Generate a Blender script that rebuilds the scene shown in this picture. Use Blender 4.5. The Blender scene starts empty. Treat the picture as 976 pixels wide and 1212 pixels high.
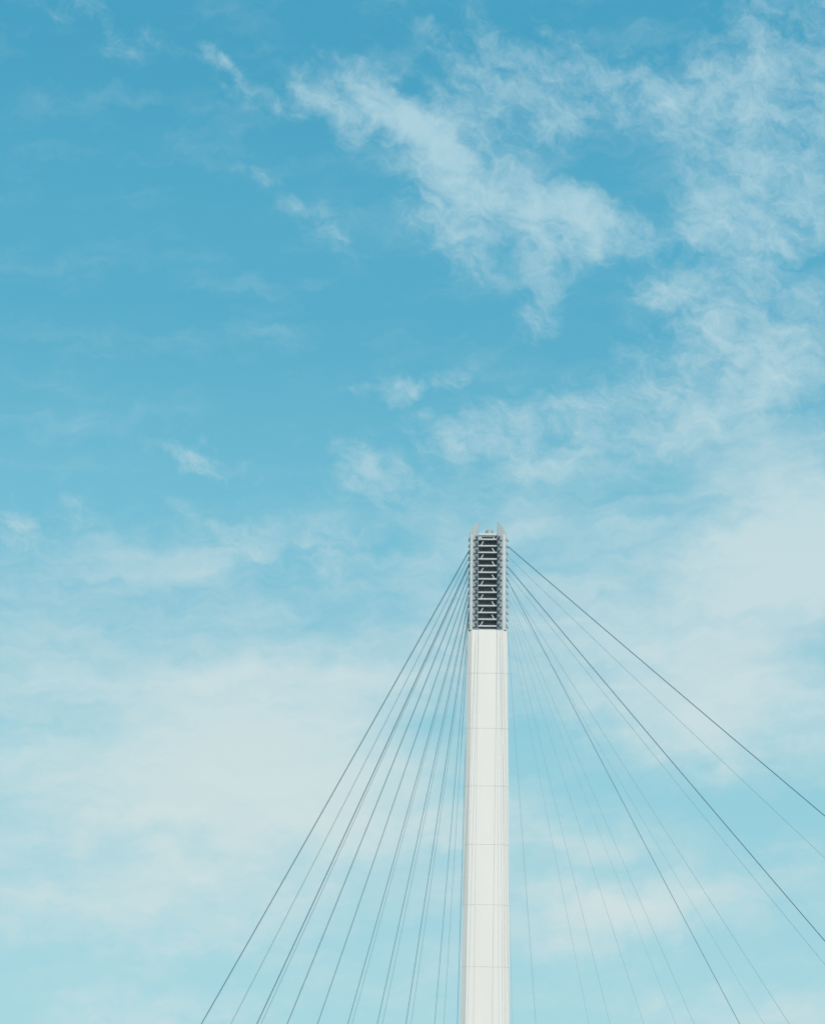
import bpy, bmesh, math, random
import numpy as np
from mathutils import Vector, Matrix
random.seed(4)
sc = bpy.context.scene
sc.view_settings.view_transform='Standard'
sc.view_settings.look='None'
sc.view_settings.exposure=0

# ---------------------------------------------------------------- camera
F=2420.0; W0,H0=976,1212
C=Vector((0,-150,1.6))
def rot(yaw,pitch,roll):
    return Matrix.Rotation(yaw,3,'Z')@Matrix.Rotation(math.pi/2+pitch,3,'X')@Matrix.Rotation(roll,3,'Z')
def proj(R,P):
    q=R.transposed()@(Vector(P)-C)
    return 488+F*q.x/(-q.z), 606-F*q.y/(-q.z)
HT=62.0
def err(v):
    R=rot(*v); a=proj(R,(0,0,HT)); b=proj(R,(0,0,23.0))
    return np.array([a[0]-577.3,a[1]-637,b[0]-574.0])
v=np.array([0.036,0.38,0.0])
for _ in range(12):
    e=err(v); J=np.zeros((3,3))
    for k in range(3):
        w=v.copy(); w[k]+=1e-5; J[:,k]=(err(w)-e)/1e-5
    v=v-np.linalg.solve(J,e)
R=rot(*v)
cd=bpy.data.cameras.new('camera'); cam=bpy.data.objects.new('camera',cd)
sc.collection.objects.link(cam); sc.camera=cam
cam.matrix_world=Matrix.Translation(C)@R.to_4x4()
cd.sensor_fit='VERTICAL'; cd.sensor_height=24; cd.lens=F/H0*24
cd.clip_start=0.5; cd.clip_end=20000
def pdir(px,py):
    return (R@Vector(((px-488)/F,-(py-606)/F,-1))).normalized()
def on_plane(px,py,p0,n):
    d=pdir(px,py); t=(Vector(p0)-C).dot(n)/d.dot(n); return C+d*t
def zat(py,y=0.0):            # height on the pylon for a row of the photo
    return on_plane(577,py,(0,y,0),Vector((0,1,0))).z
def mpp(z,y=0.0):
    q=R.transposed()@(Vector((0,y,z))-C); return -q.z/F
def azel(px,py):
    d=pdir(px,py); return math.degrees(math.atan2(d.x,d.y)), math.degrees(math.asin(d.z))

# ---------------------------------------------------------------- helpers
def lin(r,g,b):
    f=lambda c:(c/255/12.92) if c/255<=0.04045 else ((c/255+0.055)/1.055)**2.4
    return (f(r),f(g),f(b),1)
def mat(name,col,rough=0.6,metal=0.0,var=0.08,scale=1.2,streak=False):
    m=bpy.data.materials.new(name); m.use_nodes=True
    nt=m.node_tree; b=nt.nodes['Principled BSDF']
    b.inputs['Roughness'].default_value=rough; b.inputs['Metallic'].default_value=metal
    tc=nt.nodes.new('ShaderNodeTexCoord'); mp=nt.nodes.new('ShaderNodeMapping')
    mp.inputs['Scale'].default_value=(1,1,0.12) if streak else (1,1,1)
    no=nt.nodes.new('ShaderNodeTexNoise'); no.inputs['Scale'].default_value=scale; no.inputs['Detail'].default_value=6
    nt.links.new(tc.outputs['Object'],mp.inputs[0]); nt.links.new(mp.outputs[0],no.inputs['Vector'])
    cr=nt.nodes.new('ShaderNodeValToRGB')
    cr.color_ramp.elements[0].position=0.3; cr.color_ramp.elements[1].position=0.7
    cr.color_ramp.elements[0].color=tuple(c*(1-var) for c in col[:3])+(1,)
    cr.color_ramp.elements[1].color=tuple(min(1,c*(1+var)) for c in col[:3])+(1,)
    nt.links.new(no.outputs['Fac'],cr.inputs[0]); nt.links.new(cr.outputs[0],b.inputs['Base Color'])
    return m
M_white=mat('white_painted_concrete',(0.83,0.765,0.735),0.7,0,0.025,0.8,True)
M_groove=mat('panel_joint',(0.66,0.63,0.61),0.8)
M_steel=mat('painted_grey_steel',(0.38,0.42,0.44),0.55,0,0.14,2.0,True)
M_light=mat('light_steel',(0.56,0.58,0.60),0.5,0,0.08,3)
M_dark=mat('recess_steel',(0.20,0.24,0.28),0.8,0,0.2,2)
M_back=mat('inner_wall_steel',(0.34,0.38,0.42),0.8,0,0.2,2)
M_mid=mat('mid_steel',(0.28,0.32,0.36),0.6,0,0.15,2)
M_cab=mat('shade_toned_stay_cable',(0.09,0.18,0.24),0.6,0,0.1,2)  # white-grey stays; their shaded look is put into this dark blue-grey
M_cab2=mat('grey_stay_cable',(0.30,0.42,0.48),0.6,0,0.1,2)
M_deck=mat('deck_concrete',(0.38,0.37,0.35),0.8,0,0.1,0.8)
M_rail=mat('rail_steel',(0.3,0.33,0.35),0.4,0.6,0.1,2)
M_grass=mat('grass',(0.06,0.095,0.03),0.95,0,0.35,0.08)
M_water=mat('river_water',(0.05,0.07,0.06),0.12,0,0.2,0.02)

bridge=bpy.data.objects.new('cable_stayed_bridge',None); sc.collection.objects.link(bridge)
def finish(bm,name,m,parent=bridge,smooth=False):
    bmesh.ops.recalc_face_normals(bm,faces=bm.faces[:])
    me=bpy.data.meshes.new(name); bm.to_mesh(me); bm.free(); me.materials.append(m)
    if smooth:
        for p in me.polygons: p.use_smooth=True
    o=bpy.data.objects.new(name,me); sc.collection.objects.link(o)
    if parent: o.parent=parent
    return o
def box(bm,x0,x1,y0,y1,z0,z1,M=None):
    vs=[bm.verts.new(Vector((x,y,z))) for z in(z0,z1) for y in(y0,y1) for x in(x0,x1)]
    for f in((0,2,3,1),(4,5,7,6),(0,1,5,4),(2,6,7,3),(0,4,6,2),(1,3,7,5)):
        bm.faces.new([vs[i] for i in f])
    if M is not None:
        for q in vs: q.co=M@q.co
    return vs
def tube(bm,pts,r,n=6):
    rings=[]
    for i,p in enumerate(pts):
        d=(pts[min(i+1,len(pts)-1)]-pts[max(i-1,0)]).normalized()
        a=d.cross(Vector((0,0,1)) if abs(d.z)<.99 else Vector((1,0,0))).normalized(); b=d.cross(a)
        rings.append([bm.verts.new(p+a*r*math.cos(2*math.pi*k/n)+b*r*math.sin(2*math.pi*k/n)) for k in range(n)])
    for i in range(len(rings)-1):
        for k in range(n):
            bm.faces.new((rings[i][k],rings[i][(k+1)%n],rings[i+1][(k+1)%n],rings[i+1][k]))
    bm.faces.new(rings[0]); bm.faces.new(rings[-1][::-1])

# ---------------------------------------------------------------- pylon shaft
z_sh=zat(752)                      # shoulder: top of the white shaft
z_bot=zat(1212)
hw_top=46.5/2*mpp(z_sh); hw_bot=57.5/2*mpp(z_bot)
def hw(z): return hw_top+(hw_bot-hw_top)*(z_sh-z)/(z_sh-z_bot)
def hd(z): return 1.25+(z_sh-z)*0.012
def ring(bm,z,inset=0.0):
    w=hw(z)-inset; d=hd(z)-inset; c=0.34
    pts=[(-w+c,-d),(w-c,-d),(w,-d+c*0.8),(w,d-c*0.8),(w-c,d),(-w+c,d),(-w,d-c*0.8),(-w,-d+c*0.8)]
    return [bm.verts.new((x,y,z)) for x,y in pts]
seams=[zat(p) for p in(803,868,936,1005,1076,1149)]
step=seams[-2]-seams[-1]
while seams[-1]-step>1: seams.append(seams[-1]-step)
levels=[z_sh]+seams+[-0.5]
bm=bmesh.new()
g=0.008
for i in range(len(levels)-1):
    a=levels[i]-(g if i else 0); b=levels[i+1]+g
    A=ring(bm,a); B=ring(bm,b)
    for k in range(8): bm.faces.new((A[k],A[(k+1)%8],B[(k+1)%8],B[k]))
    bm.faces.new(A); bm.faces.new(B[::-1])
shaft=finish(bm,'shaft',M_white)
bm=bmesh.new(); A=ring(bm,z_sh-0.1,0.015); B=ring(bm,-0.4,0.015)
for k in range(8): bm.faces.new((A[k],A[(k+1)%8],B[(k+1)%8],B[k]))
finish(bm,'shaft_core',M_groove)
# ---------------------------------------------------------------- pylon head
k=mpp(HT)                          # metres per photo pixel near the head
zt=zat(637); zp=zat(624.0); zb=z_sh
def X(px): return (px-577.3)*k
def leg(bm,xo,xi,y0,y1):
    P=[(xo,zb),(xi,zb),(xi,zp),(xi+(xo-xi)*0.12,zp+0.02),(xi+(xo-xi)*0.55,zp-0.34),(xo,zt+0.0)]
    f=[bm.verts.new((x,y0,z)) for x,z in P]; r=[bm.verts.new((x,y1,z)) for x,z in P]
    bm.faces.new(f); bm.faces.new(r[::-1]); n=len(P)
    for i in range(n): bm.faces.new((f[i],r[i],r[(i+1)%n],f[(i+1)%n]))
bm=bmesh.new()
leg(bm,X(555.8),X(566.0),-1.15,1.15)
leg(bm,X(598.6),X(588.2),-1.15,1.15)
o=finish(bm,'head_legs',M_steel); b=o.modifiers.new('b','BEVEL'); b.width=0.03; b.segments=2
bm=bmesh.new()
box(bm,X(557.0),X(559.0),-1.24,-1.152,zb+.02,zt-0.2)
box(bm,X(594.6),X(597.8),-1.24,-1.152,zb+.02,zt-0.2)
box(bm,X(566.1),X(588.1),-1.0,-0.75,zt-0.16,zt+0.02)
finish(bm,'head_flanges',M_light)
bm=bmesh.new()
box(bm,X(561.6),X(565.3),-1.19,-1.153,zb+0.02,zt-0.5)
box(bm,X(589.2),X(592.6),-1.19,-1.153,zb+0.02,zt-0.5)
finish(bm,'anchor_strips',M_dark)
bm=bmesh.new()
box(bm,X(566.05),X(588.15),-0.30,0.7,zb+0.02,zt-0.12)
finish(bm,'head_inner_wall',M_back)
nb=14; dz=(zt-zb-0.35)/nb
bm=bmesh.new(); bm2=bmesh.new(); bm3=bmesh.new(); bm4=bmesh.new()
for i in range(nb):
    z=zb+0.38+i*dz
    box(bm,X(566.2),X(587.9),-0.98,-0.82,z,z+0.10)
    M=Matrix.Translation((0,-0.55,z+0.10))@Matrix.Rotation(math.radians(22),4,'X')
    box(bm2,X(567),X(587),-0.24,0.22,-0.03,0.03,M)
    if i%2==0:
        M=Matrix.Translation((X(570.5),-0.86,z+0.28))@Matrix.Rotation(math.radians(28),4,'Y')
    else:
        M=Matrix.Translation((X(583.5),-0.86,z+0.28))@Matrix.Rotation(math.radians(-28),4,'Y')
    box(bm4,-0.035,0.035,-0.04,0.04,-0.18,0.18,M)
    for sx,pxs in((-1,563.6),(1,591.0)):
        p=Vector((X(pxs),-1.15,z+0.22)); tube(bm3,[p,p+Vector((-sx*0.12,-0.30,-0.16))],0.09,8)
        p=Vector((X(pxs)+sx*0.05,-1.15,z+0.0)); tube(bm4,[p+Vector((0,0.02,0)),p+Vector((sx*0.10,-0.16,-0.10))],0.075,8)
    for sx,pxs in((-1,556.0),(1,598.4)):
        for yy in(-0.7,0.7):
            p=Vector((X(pxs),yy,z+0.25)); tube(bm3,[p,p+Vector((sx*(0.05 if sx<0 else 0.15),0,-0.28))],0.065,8)
finish(bm,'rungs',M_light)
finish(bm2,'shelves',M_mid)
finish(bm3,'dark_anchor_studs',M_mid)
finish(bm4,'light_anchor_studs',M_light)
bm=bmesh.new()
box(bm,X(566.1),X(588.1),-1.05,-0.305,zb+0.003,zb+0.16)
finish(bm,'collar',M_steel)
bm=bmesh.new()
box(bm,X(570),X(587.5),-0.5,0.5,zt-0.1,zt+0.10)
prof=[(0.40,0.0),(0.40,0.15),(0.30,0.2),(0.30,0.48),(0.20,0.56),(0.12,0.72),(0.02,0.76)]
n=14; rings=[]
for r,h in prof: rings.append([bm.verts.new((X(579)+r*math.cos(2*math.pi*q/n),-0.2+r*math.sin(2*math.pi*q/n),zt+0.103+h*0.85)) for q in range(n)])
for i in range(len(rings)-1):
    for q in range(n): bm.faces.new((rings[i][q],rings[i][(q+1)%n],rings[i+1][(q+1)%n],rings[i+1][q]))
bm.faces.new(rings[-1]); bm.faces.new(rings[0][::-1])
finish(bm,'beacon',M_steel)

# ---------------------------------------------------------------- stay cables
ZD=14.0
left=[
 (556,650,237,1212,.034,1),(556,657,272,1212,.022,0),(556,665,303,1212,.034,1),(556,668,308,1212,.020,0),
 (556,676,339,1212,.028,1),(556,685,375,1212,.024,1),(556,694,411,1212,.022,1),(556,697,416,1212,.016,0),
 (556,704,446,1212,.021,1),(556,707,452,1212,.016,0),(556,714,480,1212,.021,1),(556,717,486,1212,.016,0),
 (555,724,514,1212,.018,1),(555,733,525,1212,.018,0),(555,740,541,1212,.016,1)]
right=[
 (600,646,976,962,.035,1),(600,658,976,1012,.018,0),(600,670,976,1111,.034,1),(600,678,976,1139,.018,0),
 (600,687,935,1212,.018,0),(600,686,876,1212,.023,1),(600,697,905,1212,.012,0),(600,703,822,1212,.015,0),
 (600,709,800,1212,.011,0),(600,713,762,1212,.014,0),(600,719,722,1212,.014,0),(600,727,697,1212,.012,0),
 (600,739,634,1212,.018,0)]
def cables(lst,heading,sx,tag):
    dirv=Vector((math.cos(heading),math.sin(heading),0)); nrm=Vector((-dirv.y,dirv.x,0))
    bD=bmesh.new(); bL=bmesh.new(); anc=[]
    for ax,ay,ex,ey,r,dk in lst:
        p0=on_plane(ax,ay,(sx*1.5,0,0),nrm); p1=on_plane(ex,ey,(sx*1.5,0,0),nrm)
        t=(p0.z-ZD)/(p0.z-p1.z); p2=p0+(p1-p0)*t; anc.append(p2)
        L=(p2-p0).length; sag=0.004*L; pts=[]
        for i in range(25):
            s=i/24; q=p0.lerp(p2,s); q.z-=4*sag*s*(1-s); pts.append(q)
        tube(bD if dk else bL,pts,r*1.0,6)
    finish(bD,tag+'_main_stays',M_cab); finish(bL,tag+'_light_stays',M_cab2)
    return anc
aL=cables(left,math.radians(180-38),-1,'west')
aR=cables(right,math.radians(-8),1,'east')
bm=bmesh.new(); 
for ax,ay,ex,ey in((563,746,549,1212),(566,740,560,1212),(591,744,603,1212),(588,738,590,1212),(593,700,606,1212)):
    p0=on_plane(ax,ay,(0,-1.25,0),Vector((0,1,0))); p1=on_plane(ex,ey,(0,-3.4,0),Vector((0,1,0)))
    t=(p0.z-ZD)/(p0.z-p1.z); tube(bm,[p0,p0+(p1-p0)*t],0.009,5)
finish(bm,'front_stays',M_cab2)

# ---------------------------------------------------------------- deck (below the picture)
aL.sort(key=lambda p:p.x); aR.sort(key=lambda p:p.x)
lo=aL[0]+(aL[0]-aL[-1]).normalized()*60; ro=aR[-1]+Vector((1,0.15,0))*90
pl=[lo,aL[0],aL[len(aL)//2],aL[-1],Vector((0,2.4,ZD)),aR[0]+Vector((0,1.2,0)),aR[len(aR)//2],aR[-1],ro]
bm=bmesh.new(); br=bmesh.new(); secs=[]; edge=[]
for i,p in enumerate(pl):
    d=(pl[min(i+1,len(pl)-1)]-pl[max(i-1,0)]); d.z=0; d.normalize(); nn=Vector((-d.y,d.x,0))
    a=p.copy(); b_=p+nn*5.5; a.z=b_.z=ZD
    secs.append([bm.verts.new(q) for q in(a,b_,b_-Vector((0,0,.7))-nn*0.8,a-Vector((0,0,.7))+nn*0.8)])
    edge.append((a,b_))
for i in range(len(secs)-1):
    for q in range(4): bm.faces.new((secs[i][q],secs[i][(q+1)%4],secs[i+1][(q+1)%4],secs[i+1][q]))
bm.faces.new(secs[0]); bm.faces.new(secs[-1][::-1])
finish(bm,'deck',M_deck)
for s in(0,1):
    line=[e[s] for e in edge]
    for h in(0.4,0.8,1.2): tube(br,[p+Vector((0,0,h)) for p in line],0.03,6)
    for i in range(len(line)-1):
        n=max(1,int((line[i+1]-line[i]).length/2))
        for j in range(n):
            p=line[i].lerp(line[i+1],j/n); tube(br,[p,p+Vector((0,0,1.2))],0.03,5)
finish(br,'railings',M_rail)
bm=bmesh.new(); box(bm,-4,4,-3.5,3.5,-0.6,1.0); o=finish(bm,'pylon_footing',M_deck); b=o.modifiers.new('b','BEVEL'); b.width=.1
for i,ed in enumerate((edge[0],edge[1],edge[-2],edge[-1])):
    c=(ed[0]+ed[1])/2
    bm=bmesh.new(); tube(bm,[Vector((c.x,c.y,-0.5)),Vector((c.x,c.y,ZD-0.75))],1.1,16); finish(bm,'pier_%d'%(i+1),M_deck)

# ground & river
bm=bmesh.new(); S=9000
bm.faces.new([bm.verts.new(q) for q in((-S,-S,0),(S,-S,0),(S,S,0),(-S,S,0))]); finish(bm,'ground',M_grass,None)
bm=bmesh.new()
N=40; prev=None
for i in range(N+1):
    x=-6000+12000*i/N; y=60+40*math.sin(x/700)
    cur=(bm.verts.new((x,y,0.004)),bm.verts.new((x,y+210+25*math.sin(x/500+1),0.004)))
    if prev: bm.faces.new((prev[0],cur[0],cur[1],prev[1]))
    prev=cur
finish(bm,'river',M_water,None)

# ---------------------------------------------------------------- sun
SUN_EL=math.radians(38); SUN_AZ=math.radians(165)    # azimuth clockwise from +Y
sd=bpy.data.lights.new('sun','SUN'); sd.energy=3.0; sd.angle=math.radians(0.5); sd.color=(1,0.95,0.88)
so=bpy.data.objects.new('sun',sd); sc.collection.objects.link(so)
tosun=Vector((math.sin(SUN_AZ)*math.cos(SUN_EL),math.cos(SUN_AZ)*math.cos(SUN_EL),math.sin(SUN_EL)))
so.rotation_euler=tosun.to_track_quat('Z','Y').to_euler(); so.location=tosun*300

# ---------------------------------------------------------------- sky
wd=bpy.data.worlds.new('World'); sc.world=wd; wd.use_nodes=True
nt=wd.node_tree; nt.nodes.clear(); N_=nt.nodes.new; LK=nt.links.new
def setin(sock,val):
    if hasattr(val,'is_output') : LK(val,sock)
    else: sock.default_value=val
def math_(op,a,b=0.0,c=None,clamp=False):
    n=N_('ShaderNodeMath'); n.operation=op; n.use_clamp=clamp
    setin(n.inputs[0],a); setin(n.inputs[1],b)
    if c is not None: setin(n.inputs[2],c)
    return n.outputs[0]
def vmath(op,a,b=None):
    n=N_('ShaderNodeVectorMath'); n.operation=op; setin(n.inputs[0],a)
    if b is not None: setin(n.inputs[1],b)
    return n.outputs[0]
def mrange(vv,a,b,c=0.0,d=1.0,interp='SMOOTHSTEP'):
    n=N_('ShaderNodeMapRange'); n.interpolation_type=interp; n.clamp=True
    setin(n.inputs[0],vv)
    for i,x in enumerate((a,b,c,d)): setin(n.inputs[1+i],x)
    return n.outputs[0]
def mixc(f,a,b):
    n=N_('ShaderNodeMix'); n.data_type='RGBA'; setin(n.inputs[0],f); setin(n.inputs[6],a); setin(n.inputs[7],b); return n.outputs[2]
def mapping(vec,loc=(0,0,0),rz=0,scale=(1,1,1),typ='TEXTURE'):
    n=N_('ShaderNodeMapping'); n.vector_type=typ; LK(vec,n.inputs[0])
    n.inputs['Location'].default_value=loc; n.inputs['Rotation'].default_value=(0,0,rz); n.inputs['Scale'].default_value=scale
    return n.outputs[0]
def noise(vec,scale,detail=8,rough=0.55,dist=0.0,color=False,lac=2.0):
    n=N_('ShaderNodeTexNoise'); n.noise_dimensions='2D'; LK(vec,n.inputs['Vector']); n.inputs['Scale'].default_value=scale
    n.inputs['Detail'].default_value=detail; n.inputs['Roughness'].default_value=rough; n.inputs['Distortion'].default_value=dist
    n.inputs['Lacunarity'].default_value=lac
    return n.outputs['Color' if color else 'Fac']
tc=N_('ShaderNodeTexCoord'); sp=N_('ShaderNodeSeparateXYZ'); LK(tc.outputs['Generated'],sp.inputs[0])
az=math_('MULTIPLY',math_('ARCTAN2',sp.outputs[0],sp.outputs[1]),57.29578)
el=math_('MULTIPLY',math_('ARCSINE',sp.outputs[2]),57.29578)
cb=N_('ShaderNodeCombineXYZ'); LK(az,cb.inputs[0]); LK(el,cb.inputs[1]); P=cb.outputs[0]
def warp(vec,scale,amp,off,ysc=1.0,detail=3):
    nz=noise(mapping(vec,loc=off,scale=(1,ysc,1)),scale,detail,0.55,color=True)
    dv=vmath('SUBTRACT',nz,(0.5,0.5,0.5)); dv=vmath('MULTIPLY',dv,(amp,amp*0.8,0))
    return vmath('ADD',vec,dv)
Pw=warp(P,0.45,2.8,(13,7,0),1.0,4)
PPD=42.2
def blobs(lst,vec,gs=1.0,gw=1.0):
    tot=None
    for (x,y,a,b,th,w) in lst:
        ca,ce=azel(x,y); sx=gs*a/PPD/math.cos(math.radians(ce)); sy=gs*b/PPD
        m=mapping(vec,loc=(ca,ce,0),rz=-math.radians(th),scale=(sx,sy,1))
        n=N_('ShaderNodeVectorMath'); n.operation='LENGTH'; LK(m,n.inputs[0])
        f=mrange(n.outputs['Value'],0.0,1.0,w*gw,0.0)
        tot=f if tot is None else math_('ADD',tot,f)
    return tot
wisps=[(430,118,150,50,10,.72),(490,180,130,80,40,.60),(610,235,160,75,22,.74),(700,268,75,55,20,.60),(640,340,45,75,10,.55),
 (545,295,90,50,35,.45),(370,262,85,38,28,.30),(265,92,70,28,35,.42),(110,22,130,30,10,.32),(315,203,60,20,0,.26),
 (620,60,240,60,10,.34),(600,130,150,55,15,.38),(340,120,80,30,15,.30),
 (905,170,180,140,-20,.48),(780,120,260,60,5,.46),(950,40,160,80,0,.44),(900,290,180,120,0,.46),(790,345,80,30,5,.60),
 (910,420,200,100,0,.46),(485,455,90,24,-12,.60),(230,537,105,24,18,.42),(430,560,110,50,40,.40),(30,612,100,30,0,.44),
 (560,530,230,80,-10,.36),(770,490,280,110,-15,.38),(330,640,230,60,10,.34)]
Mw=blobs(wisps,Pw,1.15,1.1)
soft=[(180,860,440,190,0,.60),(400,810,320,140,-15,.50),(60,720,300,110,0,.34),(860,720,380,180,-20,.80),(960,620,220,150,0,.50),
 (900,850,340,120,0,.50),(250,980,500,130,0,.56),(600,700,280,140,-25,.36),(100,1080,360,80,0,.48),(780,1075,330,70,-8,.62),
 (700,1000,260,60,0,.32),(180,1195,260,45,0,.42),(900,1200,240,45,0,.46),(450,930,260,100,0,.38),(200,670,330,80,4,.34),
 (720,560,380,130,-8,.26),(900,480,240,130,0,.26),(450,640,300,80,0,.24),(900,200,260,300,0,.22),(560,200,260,170,10,.18),(500,1080,500,200,0,.20)]
Ms=blobs(soft,Pw)
Pn=warp(P,0.9,1.15,(31,2,0),1.0,3)
n1=noise(mapping(Pn,loc=(3.0,1.0,0),rz=math.radians(-22),scale=(1.45,0.78,1)),0.85,8,0.67)
n2=noise(mapping(Pn,loc=(5,9,0),rz=math.radians(6),scale=(3.0,0.72,1)),0.68,8,0.58)
v1=math_('MULTIPLY_ADD',math_('SUBTRACT',n1,0.5),1.75,Mw)
a1=mrange(v1,0.04,1.30,0.0,0.80,'SMOOTHSTEP')
a1=math_('MULTIPLY',a1,mrange(Mw,0.0,0.28))
v2=math_('MULTIPLY_ADD',math_('SUBTRACT',n2,0.5),0.85,Ms)
v2=math_('MULTIPLY_ADD',math_('SUBTRACT',n1,0.5),0.22,v2)
a2=mrange(v2,-0.06,1.0,0.0,0.92)
alpha=math_('SUBTRACT',1.0,math_('MULTIPLY',math_('SUBTRACT',1.0,a1),math_('SUBTRACT',1.0,a2)))
far=mrange(math_('ABSOLUTE',az),22,40)
gen=math_('MULTIPLY',mrange(n1,0.45,0.75,0,0.7),far)
alpha=math_('MAXIMUM',alpha,gen)
cr=N_('ShaderNodeValToRGB'); e=cr.color_ramp; e.interpolation='EASE'
stops=[(0.0,(196,225,231)),(9,(168,216,227)),(15,(152,210,224)),(21,(119,194,217)),(29,(88,176,207)),(36,(72,165,200)),(60,(48,132,180)),(90,(32,104,160))]
e.elements[1].position=1.0
for i,(p,c) in enumerate(stops):
    if i==0: el_=e.elements[0]
    elif i==len(stops)-1: el_=e.elements[-1]
    else: el_=e.elements.new(p/90)
    el_.color=lin(*c)
LK(math_('DIVIDE',el,90.0),cr.inputs[0])
sky=N_('ShaderNodeTexSky'); sky.sky_type='NISHITA'; sky.sun_disc=False
sky.sun_elevation=SUN_EL; sky.sun_rotation=SUN_AZ
nish=vmath('MULTIPLY',sky.outputs[0],(0.085,0.10,0.075))
air=mixc(0.10,cr.outputs[0],nish)
cc=N_('ShaderNodeValToRGB'); e=cc.color_ramp
e.elements[0].position=12/90; e.elements[0].color=lin(212,226,226); e.elements[1].position=32/90; e.elements[1].color=lin(184,216,226)
LK(math_('DIVIDE',el,90.0),cc.inputs[0])
col=mixc(alpha,air,cc.outputs[0])
bg=N_('ShaderNodeBackground'); LK(col,bg.inputs[0]); bg.inputs[1].default_value=1.0
ow=N_('ShaderNodeOutputWorld'); LK(bg.outputs[0],ow.inputs[0])
wd.cycles.sampling_method='MANUAL'; wd.cycles.sample_map_resolution=256
